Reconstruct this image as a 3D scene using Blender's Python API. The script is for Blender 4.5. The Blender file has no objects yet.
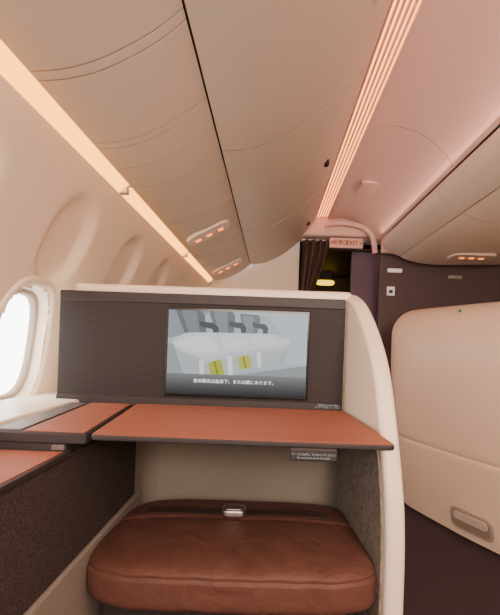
import bpy, bmesh, math, random
from mathutils import Vector, Matrix
from mathutils.bvhtree import BVHTree
random.seed(4)
S = bpy.context.scene
COL = S.collection
H = 1.15   # eye height above the cabin floor

# ------------------------------------------------------------------ helpers
def lin(c):
    return tuple(((v/255)/12.92 if v/255 <= 0.04045 else ((v/255+0.055)/1.055)**2.4) for v in c) + (1,)

def mat(name, rgb, rough=0.5, metal=0.0, bump=0.0, bscale=60, emit=None, es=0.0, coat=0.0, spec=0.5, rgb2=None, stretch=(1,1,1)):
    m = bpy.data.materials.new(name); m.use_nodes = True
    nt = m.node_tree; b = nt.nodes['Principled BSDF']
    b.inputs['Base Color'].default_value = lin(rgb)
    b.inputs['Roughness'].default_value = rough
    b.inputs['Metallic'].default_value = metal
    b.inputs['Coat Weight'].default_value = coat
    b.inputs['Specular IOR Level'].default_value = spec
    if emit:
        b.inputs['Emission Color'].default_value = lin(emit)
        b.inputs['Emission Strength'].default_value = es
    if bump or rgb2:
        tc = nt.nodes.new('ShaderNodeTexCoord'); mp = nt.nodes.new('ShaderNodeMapping')
        mp.inputs['Scale'].default_value = stretch
        nz = nt.nodes.new('ShaderNodeTexNoise'); nz.inputs['Scale'].default_value = bscale
        nz.inputs['Detail'].default_value = 4
        nt.links.new(tc.outputs['Object'], mp.inputs['Vector']); nt.links.new(mp.outputs[0], nz.inputs['Vector'])
        if bump:
            bp = nt.nodes.new('ShaderNodeBump'); bp.inputs['Strength'].default_value = bump
            bp.inputs['Distance'].default_value = 0.01
            nt.links.new(nz.outputs['Fac'], bp.inputs['Height']); nt.links.new(bp.outputs[0], b.inputs['Normal'])
        if rgb2:
            cr = nt.nodes.new('ShaderNodeValToRGB')
            cr.color_ramp.elements[0].position = 0.38; cr.color_ramp.elements[1].position = 0.62
            cr.color_ramp.elements[0].color = lin(rgb); cr.color_ramp.elements[1].color = lin(rgb2)
            nt.links.new(nz.outputs['Fac'], cr.inputs[0]); nt.links.new(cr.outputs[0], b.inputs['Base Color'])
    return m

def emis(name, rgb, s):
    m = bpy.data.materials.new(name); m.use_nodes = True
    nt = m.node_tree; nt.nodes.clear()
    e = nt.nodes.new('ShaderNodeEmission'); o = nt.nodes.new('ShaderNodeOutputMaterial')
    e.inputs[0].default_value = lin(rgb); e.inputs[1].default_value = s
    nt.links.new(e.outputs[0], o.inputs[0]); return m

def link(o, parent=None):
    COL.objects.link(o)
    if parent:
        o.parent = parent; o.location = o.location - parent.location
    return o

def mesh(name, verts, faces, m, parent=None, smooth=False, bev=0, seg=3, midx=None, angle=35):
    me = bpy.data.meshes.new(name); me.from_pydata(verts, [], faces)
    ms = m if isinstance(m, list) else [m]
    for k in ms: me.materials.append(k)
    if midx:
        for p, i in zip(me.polygons, midx): p.material_index = i
    if bev or smooth == 'closed':
        bm = bmesh.new(); bm.from_mesh(me)
        bmesh.ops.recalc_face_normals(bm, faces=bm.faces)
        bm.to_mesh(me); bm.free()
    if smooth or bev:
        for p in me.polygons: p.use_smooth = True
    o = bpy.data.objects.new(name, me)
    link(o, parent)
    if bev:
        b = o.modifiers.new('bev', 'BEVEL'); b.width = bev; b.segments = seg; b.limit_method = 'ANGLE'; b.angle_limit = math.radians(angle)
        b.harden_normals = True
    return o

def empty(name, loc, label, cat, group=None):
    o = bpy.data.objects.new(name, None); o.empty_display_size = 0.05; o.location = loc
    COL.objects.link(o); tag(o, label, cat, group); return o

def tag(o, label, cat=None, group=None, kind=None):
    if label: o['label'] = label
    if cat: o['category'] = cat
    if group: o['group'] = group
    if kind: o['kind'] = kind
    return o

def box(name, x0, x1, y0, y1, z0, z1, m, bev=0.004, parent=None, seg=3):
    v = [(x, y, z) for z in (z0, z1) for y in (y0, y1) for x in (x0, x1)]
    f = [(0,2,3,1), (4,5,7,6), (0,1,5,4), (2,6,7,3), (0,4,6,2), (1,3,7,5)]
    return mesh(name, v, f, m, parent, bev=bev, seg=seg)

def prism(name, poly, z0, z1, m, parent=None, bev=0.004, seg=3):
    n = len(poly)
    v = [(x, y, z0) for x, y in poly] + [(x, y, z1) for x, y in poly]
    f = [tuple(range(n))[::-1], tuple(range(n, 2*n))] + [(i, (i+1) % n, n+(i+1) % n, n+i) for i in range(n)]
    return mesh(name, v, f, m, parent, bev=bev, seg=seg)

def rpoly(pts, r, k=5):
    out = []
    n = len(pts)
    for i in range(n):
        p = Vector(pts[i]); a = Vector(pts[i-1]); b = Vector(pts[(i+1) % n])
        rr = min(r, (a-p).length*0.48, (b-p).length*0.48)
        d1 = (a-p).normalized(); d2 = (b-p).normalized()
        s = p+d1*rr; e = p+d2*rr
        for j in range(k+1):
            t = j/k
            q = s*(1-t)**2 + p*2*t*(1-t) + e*t*t
            out.append(tuple(q))
    return out

def catmull(P, k=8):
    out = []
    for i in range(len(P)-1):
        p0 = P[max(i-1, 0)]; p1 = P[i]; p2 = P[i+1]; p3 = P[min(i+2, len(P)-1)]
        for j in range(k):
            t = j/k
            out.append(tuple(0.5*((2*b)+(-a+c)*t+(2*a-5*b+4*c-d)*t*t+(-a+3*b-3*c+d)*t**3) for a, b, c, d in zip(p0, p1, p2, p3)))
    out.append(tuple(P[-1])); return out

def sheet(name, prof, y0, y1, m, parent=None, th=0.010):
    """extrude an (x,h) section along the cabin; closed panel with real thickness"""
    n = len(prof); off = []
    for i in range(n):
        a = Vector(prof[max(i-1, 0)]); b = Vector(prof[min(i+1, n-1)]); t = (b-a).normalized()
        off.append((prof[i][0]-t.y*th, prof[i][1]+t.x*th))
    sec = list(prof) + off[::-1]; k = len(sec)
    v = [(x, y0, H+h) for x, h in sec] + [(x, y1, H+h) for x, h in sec]
    f = []
    for i in range(k): f.append((i, k+i, k+(i+1) % k, (i+1) % k))
    for i in range(n-1):
        j = k-1-i
        f.append((i, i+1, j-1, j)); f.append((k+i, k+j, k+j-1, k+i+1))
    o = mesh(name, v, f, m, parent, smooth='closed')
    es = o.modifiers.new('es', 'EDGE_SPLIT'); es.split_angle = math.radians(40)
    return o

def rbox(name, c, dim, m, n=5.0, seg=24, parent=None, puff=0.0, warp=None):
    bm = bmesh.new(); bmesh.ops.create_cube(bm, size=2)
    bmesh.ops.subdivide_edges(bm, edges=bm.edges[:], cuts=seg, use_grid_fill=True)
    for v in bm.verts:
        p = v.co
        mx = max(abs(p.x), abs(p.y), abs(p.z))
        s = mx/((abs(p.x)**n+abs(p.y)**n+abs(p.z)**n)**(1/n))
        q = Vector((p.x*s, p.y*s, p.z*s))
        if puff: q.z += puff*(1-q.x*q.x)*(1-q.y*q.y)*(1 if q.z > 0 else -0.3)
        w = Vector((c[0]+q.x*dim[0]/2, c[1]+q.y*dim[1]/2, c[2]+q.z*dim[2]/2))
        v.co = warp(w, q) if warp else w
    me = bpy.data.meshes.new(name); bm.to_mesh(me); bm.free()
    for p in me.polygons: p.use_smooth = True
    me.materials.append(m)
    o = bpy.data.objects.new(name, me); link(o, parent); return o

def tube(name, pts, r, m, parent=None, res=3):
    cu = bpy.data.curves.new(name, 'CURVE'); cu.dimensions = '3D'; cu.bevel_depth = r; cu.bevel_resolution = res
    sp = cu.splines.new('POLY'); sp.points.add(len(pts)-1)
    for p, q in zip(sp.points, pts): p.co = (*q, 1)
    cu.use_fill_caps = True
    t = bpy.data.objects.new('t', cu); COL.objects.link(t)
    bpy.context.view_layer.update()
    me = bpy.data.meshes.new_from_object(t.evaluated_get(bpy.context.evaluated_depsgraph_get()))
    bpy.data.objects.remove(t)
    me.name = name; me.materials.clear(); me.materials.append(m)
    for p in me.polygons: p.use_smooth = True
    o = bpy.data.objects.new(name, me); link(o, parent); return o

def text(name, body, size, loc, m, parent=None, rot=(math.pi/2, 0, 0), align='CENTER', space=1.0, bold=0.0):
    cu = bpy.data.curves.new(name, 'FONT'); cu.body = body; cu.size = size
    cu.align_x = align; cu.align_y = 'CENTER'; cu.space_line = space; cu.extrude = 0.0002; cu.offset = bold
    t = bpy.data.objects.new('t', cu); COL.objects.link(t); bpy.context.view_layer.update()
    me = bpy.data.meshes.new_from_object(t.evaluated_get(bpy.context.evaluated_depsgraph_get()))
    bpy.data.objects.remove(t)
    me.name = name; me.materials.clear(); me.materials.append(m)
    o = bpy.data.objects.new(name, me); o.location = loc; o.rotation_euler = rot
    link(o, parent); return o

def copy_thing(root, dy, label=None):
    r = root.copy(); COL.objects.link(r); r.location.y += dy
    if label: r['label'] = label
    for c in root.children:
        k = c.copy(); COL.objects.link(k); k.parent = r
        for g in c.children:
            kk = g.copy(); COL.objects.link(kk); kk.parent = k
    return r

# ------------------------------------------------------------------ materials
M_wall = mat('sidewall_cream', (243, 226, 205), 0.55, bump=0.02, bscale=300)
M_bin = mat('bin_cream', (212, 200, 185), 0.5)
M_cbin = mat('centre_bin_cream', (236, 221, 206), 0.45)
M_ceil = mat('ceiling_glow_tint', (242, 206, 194), 0.45)  # cream with the pink glow of the cabin lighting mixed into the base colour
M_dark = mat('gap_dark', (60, 49, 42), 0.8)
M_gap = mat('gap_brown', (108, 88, 76), 0.8)
M_shell = mat('shell_cream', (243, 228, 207), 0.4, coat=0.1)
M_pod = mat('pod_cream', (241, 214, 190), 0.4, coat=0.1)
M_liner = mat('liner_grey', (148, 138, 127), 0.8, rgb2=(138, 128, 118), bscale=220)
M_fabric = mat('liner_mottled', (148, 139, 130), 0.85, rgb2=(116, 108, 101), bscale=60, bump=0.1)
M_speck = mat('console_speckle', (50, 44, 44), 0.85, bump=0.3, bscale=420, rgb2=(86, 76, 74), spec=0.2)
M_gray = mat('dark_plastic', (50, 46, 48), 0.5, spec=0.35)
M_trim = mat('warm_grey_trim', (98, 90, 88), 0.5)
M_black = mat('black_gloss', (14, 14, 16), 0.2)
M_metal = mat('brushed_metal', (205, 200, 194), 0.35, metal=1.0)
M_strap = mat('belt_webbing', (58, 36, 31), 0.8, bump=0.3, bscale=500)
M_bulk = mat('bulkhead_plum', (86, 71, 73), 0.6, rgb2=(93, 77, 79), bscale=300, stretch=(1, 1, 0.05))
M_bulk2 = mat('doorway_mauve', (108, 88, 106), 0.6)
M_floor = mat('carpet_plum', (66, 48, 59), 0.95, bump=0.6, bscale=500, rgb2=(50, 36, 46))
M_curtain = mat('curtain_brown', (96, 75, 68), 0.9, bump=0.2, bscale=400)
M_white = mat('sign_white', (245, 240, 235), 0.5, emit=(255, 245, 235), es=0.25)
M_txtw = emis('lettering_white', (255, 255, 255), 1.6)
M_txtg = emis('lettering_grey', (220, 215, 210), 0.8)
M_strip = emis('cove_glow', (255, 164, 64), 5.5)
M_gl = emis('grille_glow', (255, 152, 82), 5.5)
M_lamp = emis('reading_lamp_glow', (255, 120, 30), 4.0)

def leather():
    m = mat('brown_leather', (134, 76, 58), 0.55, spec=0.3)
    nt = m.node_tree; b = nt.nodes['Principled BSDF']
    tc = nt.nodes.new('ShaderNodeTexCoord')
    n1 = nt.nodes.new('ShaderNodeTexNoise'); n1.inputs['Scale'].default_value = 9; n1.inputs['Detail'].default_value = 3; n1.inputs['Distortion'].default_value = 1.4
    n2 = nt.nodes.new('ShaderNodeTexVoronoi'); n2.inputs['Scale'].default_value = 260
    ad = nt.nodes.new('ShaderNodeMath'); ad.operation = 'MULTIPLY_ADD'; ad.inputs[1].default_value = 0.08
    bp = nt.nodes.new('ShaderNodeBump'); bp.inputs['Strength'].default_value = 0.42; bp.inputs['Distance'].default_value = 0.016
    cr = nt.nodes.new('ShaderNodeValToRGB')
    cr.color_ramp.elements[0].position = 0.3; cr.color_ramp.elements[0].color = lin((92, 59, 51))
    cr.color_ramp.elements[1].position = 0.7; cr.color_ramp.elements[1].color = lin((104, 69, 60))
    nt.links.new(tc.outputs['Object'], n1.inputs['Vector']); nt.links.new(tc.outputs['Object'], n2.inputs['Vector'])
    nt.links.new(n2.outputs['Distance'], ad.inputs[0]); nt.links.new(n1.outputs['Fac'], ad.inputs[2])
    nt.links.new(ad.outputs[0], bp.inputs['Height']); nt.links.new(bp.outputs[0], b.inputs['Normal'])
    nt.links.new(n1.outputs['Fac'], cr.inputs[0]); nt.links.new(cr.outputs[0], b.inputs['Base Color'])
    return m
M_leather = leather()

def wood():
    m = mat('red_brown_wood', (150, 76, 52), 0.6, spec=0.3)
    nt = m.node_tree; b = nt.nodes['Principled BSDF']
    tc = nt.nodes.new('ShaderNodeTexCoord'); mp = nt.nodes.new('ShaderNodeMapping')
    mp.inputs['Scale'].default_value = (2, 190, 3)
    nz = nt.nodes.new('ShaderNodeTexNoise'); nz.inputs['Scale'].default_value = 1.5; nz.inputs['Detail'].default_value = 2
    cr = nt.nodes.new('ShaderNodeValToRGB')
    cr.color_ramp.elements[0].position = 0.3; cr.color_ramp.elements[0].color = lin((138, 81, 62))
    cr.color_ramp.elements[1].position = 0.7; cr.color_ramp.elements[1].color = lin((167, 103, 81))
    nt.links.new(tc.outputs['Object'], mp.inputs[0]); nt.links.new(mp.outputs[0], nz.inputs['Vector'])
    nt.links.new(nz.outputs['Fac'], cr.inputs[0]); nt.links.new(cr.outputs[0], b.inputs['Base Color'])
    return m
M_wood = wood()

def ribs():
    m = mat('ribbed_charcoal', (56, 52, 54), 0.6, spec=0.25)
    nt = m.node_tree; b = nt.nodes['Principled BSDF']
    tc = nt.nodes.new('ShaderNodeTexCoord')
    wv = nt.nodes.new('ShaderNodeTexWave'); wv.bands_direction = 'Z'; wv.inputs['Scale'].default_value = 45
    cr = nt.nodes.new('ShaderNodeValToRGB')
    cr.color_ramp.elements[0].color = lin((32, 29, 31)); cr.color_ramp.elements[1].color = lin((57, 52, 54))
    nt.links.new(tc.outputs['Object'], wv.inputs['Vector'])
    nt.links.new(wv.outputs['Fac'], cr.inputs[0]); nt.links.new(cr.outputs[0], b.inputs['Base Color'])
    return m
M_rib = ribs()

# ------------------------------------------------------------------ cabin shell
Y0, Y1 = -1.9, 4.16
tag(box('floor', -0.95, 2.65, Y0, 6.2, -0.05, 0.0, M_floor, 0), 'dark plum cabin carpet', None, None, 'structure')

wall_prof = catmull([(-0.88, -1.16), (-0.885, -0.6), (-0.85, -0.03), (-0.79, 0.20), (-0.68, 0.45), (-0.635, 0.56), (-0.62, 0.605)], 16)
WIN = [1.432 + 0.56*k for k in range(-5, 5)]
ZC = H - 0.03
def wall_x(h):
    for (x0, h0), (x1, h1) in zip(wall_prof, wall_prof[1:]):
        if h0 <= h <= h1: return x0 + (x1-x0)*(h-h0)/max(h1-h0, 1e-6)
    return wall_prof[-1][0]
def sm(a, b, x):
    t = min(max((x-a)/(b-a), 0), 1); return t*t*(3-2*t)
def build_left_wall():
    ny = int((Y1-Y0)/0.015); hs = [-1.16 + 0.015*i for i in range(120)]
    hs = [h for h in hs if h <= 0.605]
    V = []
    for j in range(ny+1):
        y = Y0 + (Y1-Y0)*j/ny
        for h in hs:
            x = wall_x(h); d = 0
            for yc in WIN:
                dy = abs(y-yc-0.06)
                if dy < 0.3:
                    top = 0.505; r = 0.140; lo = 0.175     # oval hollow above each window
                    if h > top-r: q = math.hypot(dy, h-(top-r))
                    elif h < lo+r: q = math.hypot(dy, (lo+r)-h)
                    else: q = dy
                    d = max(d, 1-sm(r-0.045, r+0.008, q))
            V.append((x-0.034*d, y, H+h))
    n = len(hs); F = []
    for j in range(ny):
        yc_ = Y0 + (Y1-Y0)*(j+0.5)/ny
        for i in range(n-1):
            hc = (hs[i]+hs[i+1])/2
            hole = any(((abs(yc_-w)/0.139)**2.6 + (abs(hc+0.03)/0.20)**2.6) < 1 for w in WIN)
            if not hole: F.append((j*n+i, (j+1)*n+i, (j+1)*n+i+1, j*n+i+1))
    o = mesh('wall_left', V, F, M_wall, smooth=True)
    tag(o, 'cream curved cabin sidewall with soft oval recesses', kind='structure')
build_left_wall()

def ring(a, b, n=64, e=2.7):
    out = []
    for i in range(n):
        t = 2*math.pi*i/n
        c, s = math.cos(t), math.sin(t)
        out.append((a*math.copysign(abs(c)**(2/e), c), b*math.copysign(abs(s)**(2/e), s)))
    return out
M_pane = bpy.data.materials.new('window_pane_clear'); M_pane.use_nodes = True
nt = M_pane.node_tree; nt.nodes.clear()
tr = nt.nodes.new('ShaderNodeBsdfTransparent'); gl = nt.nodes.new('ShaderNodeBsdfGlossy'); mx = nt.nodes.new('ShaderNodeMixShader'); oo = nt.nodes.new('ShaderNodeOutputMaterial')
gl.inputs['Roughness'].default_value = 0.05; mx.inputs[0].default_value = 0.03
nt.links.new(tr.outputs[0], mx.inputs[1]); nt.links.new(gl.outputs[0], mx.inputs[2]); nt.links.new(mx.outputs[0], oo.inputs[0])
M_seal = mat('window_seal_grey', (164, 150, 136), 0.6)
for k, yc in enumerate(WIN):
    def P(a, b, depth):
        return (wall_x(-0.03+b) - depth, yc+a, ZC+b)
    def rings_mesh(name, rings, m, parent=None):
        V = []; F = []; N = 64
        for a, b, d in rings: V += [P(p, q, d) for p, q in ring(a, b)]
        for r in range(len(rings)-1):
            for i in range(N): F.append((r*N+i, r*N+(i+1) % N, (r+1)*N+(i+1) % N, (r+1)*N+i))
        return mesh(name, V, F, m, parent, smooth='closed')
    w = rings_mesh('window_%d' % (k+1), [(0.172, 0.236, 0.012), (0.168, 0.232, -0.005), (0.157, 0.218, -0.011), (0.147, 0.207, -0.006), (0.141, 0.199, 0.006), (0.134, 0.191, 0.030), (0.131, 0.188, 0.036)], M_shell)
    tag(w, 'rounded cabin window with cream reveal, bright daylight outside', kind='structure')
    rings_mesh('window_seal', [(0.133, 0.190, 0.035), (0.127, 0.183, 0.032), (0.121, 0.176, 0.036), (0.119, 0.173, 0.056)], M_seal, w)
    mesh('window_pane', [P(p, q, 0.048) for p, q in ring(0.1195, 0.1735)], [tuple(range(64))], M_pane, parent=w)

tag(box('wall_back', -1.0, 2.65, Y0-0.05, Y0, 0, 2.6, M_wall, 0), 'cream rear cabin divider', kind='structure')
tag(box('wall_right', 2.6, 2.65, Y0, 6.2, 0, 2.6, M_wall, 0), 'cream far cabin wall', kind='structure')
tag(box('ceiling', -1.05, 2.65, Y0, 6.2, 2.50, 2.55, M_dark, 0), 'dark roof structure above the liners', kind='structure')
tag(sheet('trim_1', [(-0.95, 0.50), (-0.93, 0.66), (-0.7, 0.70)], Y0, Y1, M_dark), 'dark liner behind the overhead bins', kind='structure')
tag(sheet('trim_2', [(-0.66, 0.66), (-0.3, 0.80), (-0.22, 0.84), (0.1, 0.95), (0.37, 1.24), (0.5, 1.26), (0.7, 1.30), (1.0, 1.30), (1.02, 1.0), (1.1, 0.87), (2.58, 0.87)], Y0, 3.64, M_gap), 'dark liner above the panels', kind='structure')
tag(sheet('trim_3', [(-1.0, 0.75), (-0.62, 0.72), (-0.6, 0.68)], Y0, Y1, M_dark), 'dark liner above the cove light', kind='structure')

cp = catmull([(0.482, 1.19), (0.62, 1.205), (0.74, 1.18), (0.82, 1.138), (0.90, 1.07), (0.956, 0.992)], 8)
br = [-1.9, 0.6, 2.27, 3.92]
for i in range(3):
    tag(sheet('ceiling', cp, br[i]+0.004, br[i+1]-0.004, M_ceil), 'curved aisle ceiling panel with pink glow put into its colour', kind='structure')

# ------------------------------------------------------------------ overhead bins (window side)
under = catmull([(-0.60, 0.616), (-0.50, 0.628), (-0.407, 0.660), (-0.30, 0.722), (-0.232, 0.779)], 7)
door = catmull([(-0.226, 0.781), (-0.10, 0.797), (0.02, 0.85), (0.13, 0.925), (0.25, 1.03), (0.335, 1.13), (0.365, 1.175)], 7)
b0 = -1.892
binr = empty('overhead_bin', (-0.1, b0, H+0.8), 'cream overhead bin with curved door above the window seat', 'overhead bin', 'window-side overhead bins')
sheet('bin_door', door, b0+0.005, b0+1.195, M_bin, binr)
cuts = [0, 0.20, 0.235, 0.472, 0.507, 0.822, 0.86, 1.012, 1.2]
for a, b in zip(cuts, cuts[1:]):
    sheet('service_cover', under, b0+a+0.0028, b0+b-0.0028, M_bin, binr)
sheet('bin_body', [(-0.56, 0.65), (-0.3, 0.77), (-0.22, 0.80), (0.0, 0.88), (0.33, 1.18)], b0, b0+1.2, M_dark, binr)
rbox('latch', (0.285, b0+0.72, H+1.062), (0.03, 0.07, 0.03), M_dark, 3, 8, binr)
lbins = [binr] + [copy_thing(binr, 1.2*k) for k in range(1, 5)]

# ------------------------------------------------------------------ overhead bins (centre)
lip = catmull([(0.982, 0.985), (0.966, 0.985), (0.950, 0.965), (0.950, 0.925), (0.975, 0.878), (1.03, 0.838), (1.092, 0.815)], 6)
belly = catmull([(1.098, 0.812), (1.16, 0.784), (1.30, 0.757), (1.50, 0.752), (2.0, 0.77), (2.58, 0.78)], 6)
c0 = -1.14
cb = empty('overhead_bin', (1.1, c0, H+0.8), 'cream centre overhead bin with rounded lower edge above the aisle', 'overhead bin', 'centre overhead bins')
sheet('bin_door', lip, c0+0.003, c0+1.197, M_cbin, cb, 0.014)
sheet('service_cover', belly, c0+0.003, c0+1.197, M_cbin, cb)
for k in range(1, 4):
    r = copy_thing(cb, 1.2*k)
V = []; F = []; rings_ = 7; sec = lip+belly
for j in range(rings_):
    a = j/(rings_-1)*math.pi/2
    dy = 0.07*math.sin(a); ins = 0.07*(1-math.cos(a))
    V += [(min(x+ins*0.8, 2.59), 3.657+dy, H+h+ins) for x, h in sec]
k = len(sec)
for j in range(rings_-1):
    for i in range(k-1): F.append((j*k+i, j*k+i+1, (j+1)*k+i+1, (j+1)*k+i))
mesh('end_cap', V, F, M_cbin, r, smooth='closed')

# ------------------------------------------------------------------ cove light along the sidewall
cl = empty('cove_light', (-0.61, 1.09, H+0.6), 'glowing warm orange light strip along the sidewall', 'light strip', 'sidewall cove lights')
sheet('light_diffuser', catmull([(-0.633, 0.576), (-0.619, 0.593), (-0.603, 0.607), (-0.586, 0.617)], 4), 0.502, 1.676, M_strip, cl, 0.004)
box('end_cap', -0.628, -0.596, 1.672, 1.706, H+0.586, H+0.614, M_bin, 0.003, cl)
for k in (-2, -1, 1, 2): copy_thing(cl, 1.2*k)

# ------------------------------------------------------------------ ceiling light grille
gr = empty('ceiling_light_grille', (0.43, 0, H+1.18), 'slatted vent grille glowing pink-orange along the ceiling', 'ceiling light')
sheet('light_diffuser', [(0.368, 1.20), (0.49, 1.215)], Y0, 3.9, M_gl, gr, 0.005)
for i in range(6):
    x = 0.371 + i*0.0215; h = 1.176+0.002*i
    box('slat', x-0.0045, x+0.0045, Y0, 3.9, H+h, H+h+0.018, M_ceil, 0.002, gr)

# ------------------------------------------------------------------ service panels with reading lamps (parts of their bins)
def psu(y, x, h, slope, bin_, hx=0.14, hy=0.085):
    n = Matrix.Rotation(-slope, 4, 'Y')
    def loc(o):
        o.data.transform(Matrix.Translation((x, y, H+h)) @ n @ Matrix.Translation((-x, -y, -H-h)))
    p = prism('reading_light_panel', rpoly([(x-hx, y-hy), (x+hx, y-hy), (x+hx, y+hy), (x-hx, y+hy)], 0.078, 8), H+h-0.012, H+h+0.010, M_cbin, bin_, 0.005); loc(p)
    p['label'] = 'oval cream panel with three small orange reading lamps'
    for k in (-0.075, 0.0, 0.075):
        b = prism('lamp_bezel', rpoly([(x+k-0.030, y-0.030), (x+k+0.030, y-0.030), (x+k+0.030, y+0.030), (x+k-0.030, y+0.030)], 0.02), H+h-0.0155, H+h-0.010, M_bin, None, 0.001); loc(b); b.parent = p
        b = prism('lamp_lens', rpoly([(x+k-0.019, y-0.014), (x+k+0.019, y-0.014), (x+k+0.019, y+0.014), (x+k-0.019, y+0.014)], 0.008), H+h-0.018, H+h-0.0145, M_lamp, None, 0); loc(b); b.parent = p
psu(2.53, -0.40, 0.663, 0.50, lbins[3])
psu(3.62, -0.40, 0.663, 0.50, lbins[4])
psu(3.30, 1.55, 0.750, 0.0, r, 0.17, 0.10)

# ------------------------------------------------------------------ front of the cabin
tag(box('wall_front', -0.95, 0.25, 4.16, 4.24, 0, 2.5, M_wall, 0), 'cream forward cabin wall', kind='structure')
tag(box('wall_center', 0.96, 2.6, 3.80, 3.88, 0, H+0.86, M_bulk, 0.02), 'dark plum bulkhead wall beyond the aisle seat', kind='structure')
tag(box('wall_inner', 0.77, 1.06, 4.16, 4.22, 0, H+0.95, M_bulk2, 0.004), 'mauve doorway side panel', kind='structure')
tag(box('trim_4', 0.25, 2.6, 3.93, 4.24, H+1.04, 2.5, M_ceil, 0.03), 'cream header above the doorway', kind='structure')
tag(box('trim_5', 0.96, 2.6, 3.74, 3.80, H+0.86, 2.5, M_ceil, 0.01), 'cream filler above the bulkhead', kind='structure')
arch = catmull([(0.46, 3.88, H+1.13), (0.62, 3.88, H+1.15), (0.80, 3.88, H+1.12), (0.90, 3.88, H+1.03), (0.93, 3.88, H+0.88)], 8)
tag(tube('trim_6', arch, 0.026, M_ceil), 'rounded cream arch trim over the doorway', kind='structure')
tag(box('wall_far', 0.2, 1.3, 6.0, 6.05, 0, 2.5, mat('galley_olive', (92, 80, 52), 0.6), 0), 'dark galley end wall', kind='structure')
tag(box('wall_galley', 0.15, 0.2, 4.24, 6.0, 0, 2.5, M_bulk, 0), 'dark galley side wall', kind='structure')
tag(box('wall_galley', 1.3, 1.35, 4.24, 6.0, 0, 2.5, M_bulk, 0), 'dark galley side wall', kind='structure')
tag(box('trim_7', 0.2, 1.3, 4.24, 6.0, H+0.98, H+1.0, M_bulk, 0), 'low dark galley ceiling', kind='structure')
gl_ = empty('galley_lamp', (0.68, 5.5, H+0.84), 'small yellow glowing galley lamp', 'lamp')
rbox('lamp_lens', (0.68, 5.5, H+0.84), (0.24, 0.1, 0.07), emis('galley_yellow', (255, 205, 10), 3.0), 3, 8, gl_)
box('lamp_mount', 0.60, 0.76, 5.46, 5.54, H+0.87, H+0.98, M_gray, 0.004, gl_)

def curtain():
    V = []; F = []; n = 80; zs = [0.02, 0.6, 1.0, 1.3, 1.5, 1.6, 1.7, 1.8, 1.9, 2.0, 2.08, H+1.02]
    for z in zs:
        g = sm(1.45, 2.17, z)
        for i in range(n+1):
            t = i/n
            wv = math.sin(t*2*math.pi*4)
            V.append((0.262+(0.09+0.17*g)*t + 0.004*math.sin(z*4+t*9), 4.04 + (0.03+0.015*g)*wv, z))
    for r in range(len(zs)-1):
        for i in range(n): F.append((r*(n+1)+i, r*(n+1)+i+1, (r+1)*(n+1)+i+1, (r+1)*(n+1)+i))
    e = empty('curtain', (0.39, 4.05, 0), 'brown pleated curtain gathered beside the doorway', 'curtain')
    mesh('fabric', V, F, M_curtain, e, smooth=True)
    tube('curtain_rail', [(0.26, 4.04, H+1.025), (0.95, 4.04, H+1.025)], 0.008, M_metal, e)
curtain()

ex = empty('exit_sign', (0.67, 3.97, H+1.0), 'small pale emergency exit sign with red lettering over the doorway', 'sign')
box('sign_body', 0.505, 0.825, 3.90, 3.925, H+0.918, H+1.022, M_trim, 0.004, ex)
box('sign_face', 0.512, 0.818, 3.894, 3.902, H+0.925, H+1.015, mat('sign_glow', (206, 168, 152), 0.5, emit=(255, 190, 160), es=0.15), 0.001, ex)
M_red = mat('sign_red', (150, 22, 10), 0.6)
text('arrow', '←', 0.040, (0.534, 3.892, H+0.970), M_red, ex, bold=0.001)
text('lettering', '非常口', 0.048, (0.610, 3.892, H+0.970), M_red, ex, bold=0.0004)
text('lettering', 'EXIT', 0.054, (0.716, 3.892, H+0.970), M_red, ex, bold=0.0006)
text('arrow', '→', 0.040, (0.794, 3.892, H+0.970), M_red, ex, bold=0.001)

s1 = box('placard', 1.03, 1.16, 3.793, 3.80, H+0.695, H+0.73, M_white, 0.002); tag(s1, 'small white placard strip on the plum bulkhead', 'sign')
s2 = empty('pictogram_sign', (1.06, 3.795, H+0.52), 'small square white pictogram placard on the plum bulkhead', 'sign')
box('sign_plate', 1.03, 1.10, 3.793, 3.80, H+0.485, H+0.565, M_white, 0.002, s2)
box('pictogram', 1.048, 1.082, 3.791, 3.794, H+0.505, H+0.535, M_gray, 0.002, s2)
s3 = empty('coat_hook', (1.62, 3.78, H+0.67), 'small chrome coat hook on the plum bulkhead', 'hook')
box('hook_plate', 1.58, 1.70, 3.785, 3.80, H+0.655, H+0.685, M_metal, 0.003, s3)
tube('hook_arm', [(1.64, 3.79, H+0.66), (1.64, 3.76, H+0.65), (1.64, 3.755, H+0.67)], 0.006, M_metal, s3)
ap = box('ceiling_access_panel', 0.61, 0.77, 3.0, 3.22, H+1.180, H+1.20, M_ceil, 0.004); tag(ap, 'small rectangular access panel in the pink ceiling', 'panel')

# ------------------------------------------------------------------ suite partition with monitor wall
part = empty('seat_partition', (-0.2, 1.6, 0), 'cream suite partition with charcoal monitor wall and footwell', 'partition')
xin = lambda y: 0.265 + (1.5-y)*0.09
pf = catmull([(1.68, 1.352), (1.55, 1.345), (1.45, 1.315), (1.37, 1.27), (1.295, 1.21), (1.235, 1.15), (1.19, 1.09), (1.15, 1.01), (1.11, 0.91), (1.075, 0.81), (1.055, 0.725), (1.045, 0.6), (1.045, 0.3), (1.045, 0.02)], 5)
pf = pf + [(1.68, 0.02)]
n = len(pf)
V = [(xin(y), y, z) for y, z in pf] + [(xin(y)+0.05, y, z) for y, z in pf]
F = [tuple(range(n)), tuple(range(n, 2*n))[::-1]] + [(i, n+i, n+(i+1) % n, (i+1) % n) for i in range(n)]
mesh('side_panel', V, F, M_shell, part, bev=0.014, seg=4, angle=50)
lp = [(y+0.03, z) for y, z in pf if z < 0.905]; lp = lp[:-1] + [(1.66, 0.02), (1.66, 0.905)]
n = len(lp)
V = [(xin(y)-0.004, y, z) for y, z in lp] + [(xin(y)+0.002, y, z) for y, z in lp]
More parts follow.
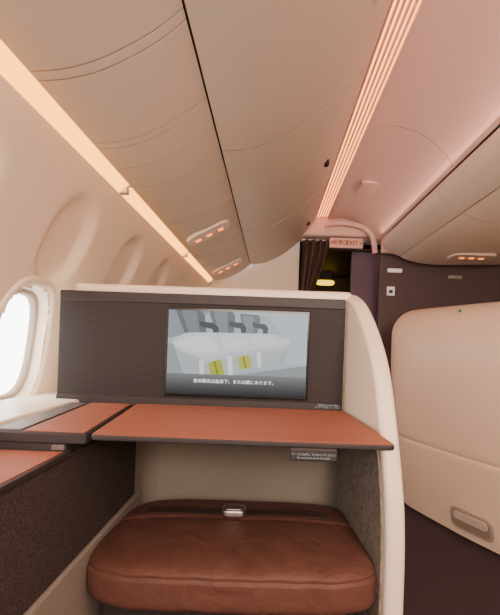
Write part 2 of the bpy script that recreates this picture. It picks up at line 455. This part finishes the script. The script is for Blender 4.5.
F = [tuple(range(n)), tuple(range(n, 2*n))[::-1]] + [(i, n+i, n+(i+1) % n, (i+1) % n) for i in range(n)]
mesh('footwell_liner', V, F, M_fabric, part)
bp_ = catmull([(-0.469, 1.50), (-0.468, 1.56), (-0.460, 1.60), (-0.435, 1.635), (-0.39, 1.652), (-0.2, 1.655), (0.1, 1.655), (0.20, 1.65), (0.235, 1.63), (0.25, 1.59), (0.256, 1.53)], 5); n = len(bp_)
V = [(x, y, z) for z in (0.02, 0.914) for x, y in bp_]; F = [(i, i+1, n+i+1, n+i) for i in range(n-1)]
mesh('footwell_back', V, F, M_liner, part, smooth=True)
box('back_structure', -0.80, 0.26, 1.66, 1.68, 0.02, 0.92, M_liner, 0, part)
box('monitor_shell', -0.71, 0.285, 1.505, 1.68, 0.90, 1.350, M_shell, 0.014, part, 4)
box('ribbed_panel', -0.752, 0.260, 1.485, 1.515, 0.918, 1.320, M_rib, 0.004, part)
box('lower_trim', -0.750, 0.258, 1.474, 1.50, 0.915, 0.952, M_gray, 0.004, part)
box('upper_trim', -0.750, 0.258, 1.480, 1.50, 1.283, 1.319, M_gray, 0.004, part)
text('care_notice', 'ご使用にならない時は\nモニターを消してください', 0.0075, (0.205, 1.4725, 0.941), M_txtg, part)

mon = empty('monitor', (-0.12, 1.48, 0.96), 'wide flat monitor showing a safety video, set in the charcoal panel', 'monitor')
SX0, SX1, SZ0, SZ1 = -0.362, 0.126, 0.970, 1.262
box('monitor_frame', SX0-0.008, SX1+0.008, 1.474, 1.50, SZ0-0.010, SZ1+0.010, M_black, 0.003, mon)
def sp(px, py, k=0):
    return (SX0+(SX1-SX0)*px, 1.4732-0.0002*k, SZ1-(SZ1-SZ0)*py)
pics = [
 ([(0,0),(1,0),(1,1),(0,1)], (182, 196, 206), 0),
 ([(0,0),(0.30,0),(0.10,0.30),(0,0.34)], (150, 160, 170), 0),
 ([(0.50,0),(1,0),(1,0.62),(0.84,0.62),(0.88,0.40),(0.72,0.05)], (198, 210, 216), 0),
 ([(0,0.40),(0.04,0.42),(0.12,0.76),(0.2,0.84),(0.2,1),(0,1)], (160, 168, 176), 0),
 ([(0.20,0.84),(1,0.62),(1,1),(0.2,1)], (154, 160, 164), 0),
 # seat backs with armrests, cropped by the top of the picture
 ([(0.51,0.02),(0.65,0.03),(0.66,0.08),(0.64,0.26),(0.54,0.27)], (132, 138, 144), .014),
 ([(0.53,0.04),(0.61,0.05),(0.61,0.24),(0.555,0.25)], (150, 156, 162), .01),
 ([(0.60,0.12),(0.70,0.14),(0.72,0.19),(0.71,0.29),(0.68,0.29),(0.68,0.20),(0.61,0.18)], (104, 108, 114), .012),
 ([(0.29,0),(0.46,0),(0.48,0.06),(0.47,0.29),(0.35,0.31)], (122, 128, 134), .014),
 ([(0.32,0),(0.42,0),(0.43,0.27),(0.365,0.28)], (144, 150, 156), .012),
 ([(0.43,0.12),(0.53,0.13),(0.56,0.18),(0.56,0.31),(0.53,0.31),(0.52,0.20),(0.44,0.18)], (98, 102, 108), .012),
 ([(0.05,0),(0.23,0),(0.26,0.06),(0.28,0.30),(0.13,0.32)], (114, 120, 126), .014),
 ([(0.09,0),(0.20,0),(0.23,0.28),(0.155,0.29)], (136, 142, 148), .012),
 ([(0.22,0.13),(0.32,0.14),(0.36,0.19),(0.37,0.33),(0.33,0.33),(0.32,0.22),(0.23,0.19)], (90, 94, 100), .012),
 # pale cushions
 ([(0.03,0.37),(0.12,0.27),(0.28,0.26),(0.76,0.25),(0.88,0.33),(0.87,0.38),(0.58,0.47),(0.24,0.58),(0.06,0.47)], (222, 227, 229), .05),
 ([(0.06,0.38),(0.16,0.31),(0.29,0.30),(0.37,0.40),(0.36,0.47),(0.24,0.51),(0.08,0.43)], (238, 240, 240), .05),
 ([(0.38,0.31),(0.49,0.30),(0.59,0.36),(0.57,0.41),(0.42,0.45),(0.39,0.38)], (236, 239, 239), .05),
 ([(0.59,0.29),(0.70,0.28),(0.80,0.33),(0.76,0.37),(0.63,0.40),(0.60,0.34)], (233, 237, 237), .05),
 ([(0.06,0.47),(0.24,0.57),(0.24,0.62),(0.07,0.52)], (190, 197, 202), 0),
 ([(0.24,0.57),(0.58,0.46),(0.87,0.37),(0.87,0.42),(0.58,0.52),(0.24,0.63)], (208, 213, 215), 0),
 ([(0.09,0.53),(0.24,0.62),(0.24,0.80),(0.12,0.70)], (186, 191, 196), 0),
 ([(0.24,0.63),(0.58,0.52),(0.82,0.44),(0.80,0.56),(0.58,0.64),(0.25,0.80)], (196, 199, 198), 0),
 # yellow-green pouches, slightly tilted
 ([(0.295,0.62),(0.385,0.575),(0.415,0.755),(0.325,0.805)], (184, 188, 72), .015),
 ([(0.335,0.605),(0.347,0.60),(0.375,0.775),(0.363,0.78)], (138, 140, 64), 0),
 ([(0.505,0.545),(0.585,0.51),(0.61,0.655),(0.53,0.695)], (194, 194, 86), .015),
 ([(0.540,0.535),(0.552,0.53),(0.574,0.67),(0.562,0.675)], (142, 142, 66), 0),
 ([(0.23,0.60),(0.262,0.59),(0.275,0.85),(0.245,0.86)], (238, 242, 242), 0),
 ([(0.43,0.54),(0.465,0.53),(0.475,0.77),(0.445,0.78)], (240, 243, 243), 0),
 ([(0.64,0.48),(0.67,0.47),(0.68,0.65),(0.65,0.66)], (240, 243, 243), 0),
]
for j in range(10):   # caption band getting darker towards the bottom edge
    y = 0.76 + 0.024*j; g = 128 - 7.5*j
    pics.append(([(0,y),(1,y),(1,1),(0,1)], (g, g+2, g+4), 0))
V = []; F = []; ms = []; mi = []
for k, (poly, c, rr) in enumerate(pics):
    if rr: poly = rpoly(poly, rr, 4)
    b = len(V); V += [sp(x, y, k) for x, y in poly]; F.append(tuple(range(b, b+len(poly))))
    g = sum(c)/3
    if c[0] - c[2] < 60: c = tuple(v*0.6+g*0.4 for v in c)
    ms.append(emis('video_%d' % k, c, 1.1)); mi.append(k)
scr = mesh('screen', V, F, ms, mon, midx=mi); tag(scr, 'video still of grey seats with yellow life vest pouches')
text('subtitle', '救命胴衣は座席下、または横にあります。', 0.0152, (-0.122, 1.4635, 1.016), M_txtw, mon)

# ------------------------------------------------------------------ folding table
tb = empty('folding_table', (-0.08, 1.2, 0.91), 'slide-out table with red-brown grained top and dark edge', 'table')
tp = rpoly([(-0.41, 0.965), (0.297, 0.962), (0.262, 1.462), (-0.462, 1.462)], 0.022)
prism('table_body', tp, 0.916, 0.929, M_gray, tb, 0.004)
tp = rpoly([(-0.407, 0.968), (0.294, 0.965), (0.259, 1.460), (-0.458, 1.460)], 0.020)
prism('table_top', tp, 0.927, 0.9305, M_wood, tb, 0.001)
box('warning_label', 0.052, 0.160, 0.955, 0.967, 0.888, 0.918, M_gray, 0.004, tb)
text('label_text', 'テーブルを押し下げないでください\nDo not press down the table', 0.0064, (0.106, 0.9542, 0.900), M_txtg, tb, space=1.1)

# ------------------------------------------------------------------ side console
sc = empty('side_console', (-0.65, 0.7, 0), 'dark speckled side console with red-brown wooden top beside the window', 'side console')
box('console_body', -0.845, -0.47, -0.4, 1.655, 0.60, 0.872, M_speck, 0.004, sc)
box('console_base', -0.845, -0.466, -0.4, 1.655, 0.02, 0.595, M_liner, 0.01, sc)
box('top_rim', -0.845, -0.464, -0.4, 1.0, 0.868, 0.884, M_gray, 0.004, sc)
box('wooden_top', -0.80, -0.473, -0.38, 0.972, 0.882, 0.8865, M_wood, 0.001, sc)
box('step_riser', -0.84, -0.475, 0.990, 1.45, 0.872, 0.91, M_gray, 0.003, sc)
st = rpoly([(-0.655, 0.985), (-0.425, 0.985), (-0.475, 1.462), (-0.69, 1.462)], 0.012)
prism('raised_step', st, 0.900, 0.927, M_gray, sc, 0.005)
prism('wooden_inlay', rpoly([(-0.575, 0.992), (-0.432, 0.992), (-0.480, 1.456), (-0.612, 1.456)], 0.008), 0.925, 0.9295, M_wood, sc, 0.001)
prism('storage_lid', rpoly([(-0.645, 0.995), (-0.583, 0.995), (-0.620, 1.43), (-0.672, 1.43)], 0.008), 0.925, 0.931, M_trim, sc, 0.002)
box('latch', -0.505, -0.475, 0.980, 0.994, 0.886, 0.899, M_trim, 0.002, sc)
box('window_ledge', -0.90, -0.665, -0.4, 1.70, 0.90, 0.936, M_shell, 0.012, sc)

# ------------------------------------------------------------------ ottoman
ot = empty('ottoman', (-0.08, 1.3, 0), 'wide brown leather ottoman cushion in the footwell', 'ottoman')
def warp(w, q):
    ty = max(0, min(1, (w.y-1.04)/0.50))
    w.x = -0.080 + (w.x+0.080)*(1.05-0.05*ty)
    w.z += 0.003*math.sin(w.x*23)*math.exp(-((w.y-1.2)/0.12)**2) + 0.0015*math.sin(w.x*61+w.y*30)*math.exp(-((w.y-1.10)/0.08)**2)
    d = abs(q.z-0.50)
    if d < 0.12 and max(abs(q.x), abs(q.y)) > 0.85:
        k = (1-d/0.12)*0.004
        w.x -= k*q.x; w.y -= k*q.y
    if q.z > 0: w.z -= 0.007*math.exp(-((w.y-1.335)/0.008)**2)
    w.x = max(-0.464, min(w.x, xin(w.y)-0.006))
    return w
cu_ = rbox('cushion', (-0.080, 1.290, 0.526), (0.770, 0.510, 0.136), M_leather, 5.0, 80, ot, 0.05, warp)
box('ottoman_base', -0.43, 0.25, 1.12, 1.50, 0.02, 0.465, M_gray, 0.01, ot)
bmx = bmesh.new(); bmx.from_mesh(cu_.data); bvh = BVHTree.FromBMesh(bmx)
def ztop(x, y):
    h = bvh.ray_cast(Vector((x, y, 1.0)), Vector((0, 0, -1)))
    return h[0].z if h[0] else 0.5
sb = empty('seat_belt', (-0.1, 1.40, 0.60), 'brown lap belt with silver buckle lying on the ottoman', 'seat belt')
V = []; F = []; n = 50
for i in range(n+1):
    x = -0.385 + 0.590*i/n; yy = 1.375+0.006*math.sin(x*12)
    z = max(ztop(x, yy-0.024), ztop(x, yy+0.024), ztop(x, yy))+0.0015
    V += [(x, yy-0.025, z), (x, yy+0.025, z), (x, yy+0.025, z+0.004), (x, yy-0.025, z+0.004)]
for i in range(n):
    for a in range(4): F.append((4*i+a, 4*i+(a+1) % 4, 4*i+4+(a+1) % 4, 4*i+4+a))
mesh('strap', V, F, M_strap, sb, smooth=False)
zb = ztop(-0.1, 1.37)
rbox('buckle', (-0.10, 1.345, zb+0.019), (0.076, 0.064, 0.026), M_metal, 5, 10, sb)
rbox('buckle_lever', (-0.10, 1.335, zb+0.033), (0.060, 0.042, 0.008), mat('lever_metal', (170, 168, 166), 0.35, metal=1), 5, 8, sb)

# ------------------------------------------------------------------ seat pod across the aisle
pod = empty('seat_shell', (1.6, 2.7, 0), 'cream rounded seat shell across the aisle', 'seat shell')
plan = catmull([(2.45, 1.87), (1.9, 1.92), (1.55, 2.02), (1.3, 2.17), (1.15, 2.42), (1.01, 2.75), (0.910, 3.04), (0.92, 3.2), (1.05, 3.33), (1.4, 3.40), (2.45, 3.45)], 8)
TOPZ = 1.45
def inset(z):
    r = 0.19; t = TOPZ-z
    a = 0
    if t < r: a = r-math.sqrt(max(r*r-(r-t)**2, 0))
    b = 0.13*max(0, (1.05-z)/1.05)**1.3
    g = 0.008*math.exp(-((z-0.52)/0.006)**2)
    return a+b+g
zs = [0.02, 0.1, 0.2, 0.3, 0.4, 0.48, 0.508, 0.514, 0.52, 0.526, 0.532, 0.56, 0.7, 0.85, 1.0, 1.1, 1.2, 1.26] + [1.26+0.19*math.sin(a*math.pi/20) for a in range(1, 11)]
n = len(plan); V = []; F = []
for z in zs:
    ins = inset(z)
    for i, p in enumerate(plan):
        a = Vector(plan[max(i-1, 0)]); b = Vector(plan[min(i+1, n-1)])
        t = (b-a).normalized(); nrm = Vector((t.y, -t.x))
        if nrm.dot(Vector((1.9, 2.7))-Vector(p)) < 0: nrm = -nrm
        q = Vector(p)+nrm*ins
        V.append((q.x, q.y, z))
for r in range(len(zs)-1):
    for i in range(n): F.append((r*n+i, r*n+(i+1) % n, (r+1)*n+(i+1) % n, (r+1)*n+i))
F.append(tuple(range((len(zs)-1)*n, len(zs)*n)))
mesh('shell_body', V, F, M_pod, pod, smooth='closed')
i0 = min(range(n), key=lambda i: (Vector(plan[i])-Vector((1.14, 2.44))).length)
base = Vector(plan[i0]); tt = (Vector(plan[i0+1])-Vector(plan[i0-1])).normalized(); nn = Vector((-tt.y, tt.x))
if nn.x > 0: nn = -nn
def surf(s, z, d):
    tgt = base + tt*s; best = None
    for i in range(n-1):
        a = Vector(plan[i]); b = Vector(plan[i+1])
        u = max(0, min(1, (tgt-a).dot(b-a)/(b-a).length_squared)); c = a+(b-a)*u
        if best is None or (c-tgt).length < best[0]: best = ((c-tgt).length, c)
    q = best[1] + nn*(d-inset(z))
    return (q.x, q.y, z)
def podplate(name, s, z, w, h, d0, d1, m, r):
    poly = rpoly([(-w/2, -h/2), (w/2, -h/2), (w/2, h/2), (-w/2, h/2)], r, 6); k = len(poly)
    V = [surf(s+a, z+c, d) for d in (d0, d1) for a, c in poly]
    F = [tuple(range(k)), tuple(range(k, 2*k))[::-1]] + [(i, (i+1) % k, k+(i+1) % k, k+i) for i in range(k)]
    return mesh(name, V, F, m, pod, bev=0.002)
podplate('handle_plate', 0, 0.13, 0.30, 0.135, -0.02, 0.008, mat('satin_bezel', (214, 200, 186), 0.35, metal=0.5), 0.055)
podplate('handle_recess', 0, 0.13, 0.265, 0.104, -0.02, 0.010, mat('recess_beige', (150, 132, 118), 0.6), 0.046)
podplate('handle_bar', 0, 0.148, 0.235, 0.050, -0.02, 0.020, mat('latch_bar', (230, 216, 202), 0.35, metal=0.3), 0.022)
rbox('status_light', (1.125, 2.52, 1.395), (0.02, 0.03, 0.02), mat('led_green', (40, 110, 50), 0.3, emit=(60, 200, 80), es=0.3), 2, 8, pod)

# ------------------------------------------------------------------ light
W = bpy.data.worlds.new('World'); S.world = W; W.use_nodes = True
W.node_tree.nodes['Background'].inputs[0].default_value = (1.0, 0.98, 0.95, 1)
W.node_tree.nodes['Background'].inputs[1].default_value = 10.0
def area(name, loc, target, sx, sy, e, col):
    """sx: across the cabin, sy: along the cabin (long side kept parallel to the aisle)"""
    l = bpy.data.lights.new(name, 'AREA'); l.shape = 'RECTANGLE'; l.size = sx; l.size_y = sy; l.energy = e; l.color = col
    o = bpy.data.objects.new(name, l)
    z = (Vector(loc)-Vector(target)).normalized()
    y = Vector((0, 1, 0)) if abs(z.y) < 0.7 else Vector((0, 0, 1))
    y = (y - z*y.dot(z)).normalized(); x = y.cross(z)
    M = Matrix((x, y, z)).transposed().to_4x4(); M.translation = loc
    o.matrix_world = M; COL.objects.link(o)
area('cabin_fill', (0.0, -1.5, 1.65), (0.1, 2.0, 1.72), 1.4, 0.5, 50, (1.0, 0.86, 0.72))  # added fill behind the camera to brighten bins and ceiling, no fixture there
area('aisle_fill', (0.72, -0.2, 2.25), (0.85, 0.6, 0.9), 0.3, 2.2, 38, (1.0, 0.82, 0.68))  # unseen fill added over the aisle for general brightness, not a fitted lamp
area('ceiling_fill', (0.75, -1.2, 1.75), (0.80, 1.8, 2.45), 0.4, 0.4, 20, (1.0, 0.64, 0.53))  # added out of view only to lift the aisle ceiling's brightness
area('bin_cove_lamp', (0.93, 1.2, H+0.99), (0.62, 1.2, H+1.20), 0.03, 5.0, 5, (1.0, 0.50, 0.40))

# ------------------------------------------------------------------ camera
cd = bpy.data.cameras.new('Camera'); cam = bpy.data.objects.new('Camera', cd); COL.objects.link(cam)
cd.sensor_width = 36; cd.lens = 36*420/615; cd.clip_start = 0.02
cd.shift_x = -21/615; cd.shift_y = 37.5/615
cam.matrix_world = Matrix.Translation((0, 0, H)) @ Matrix.Rotation(math.pi/2, 4, 'X') @ Matrix.Rotation(math.radians(2.0), 4, 'Z')
S.camera = cam
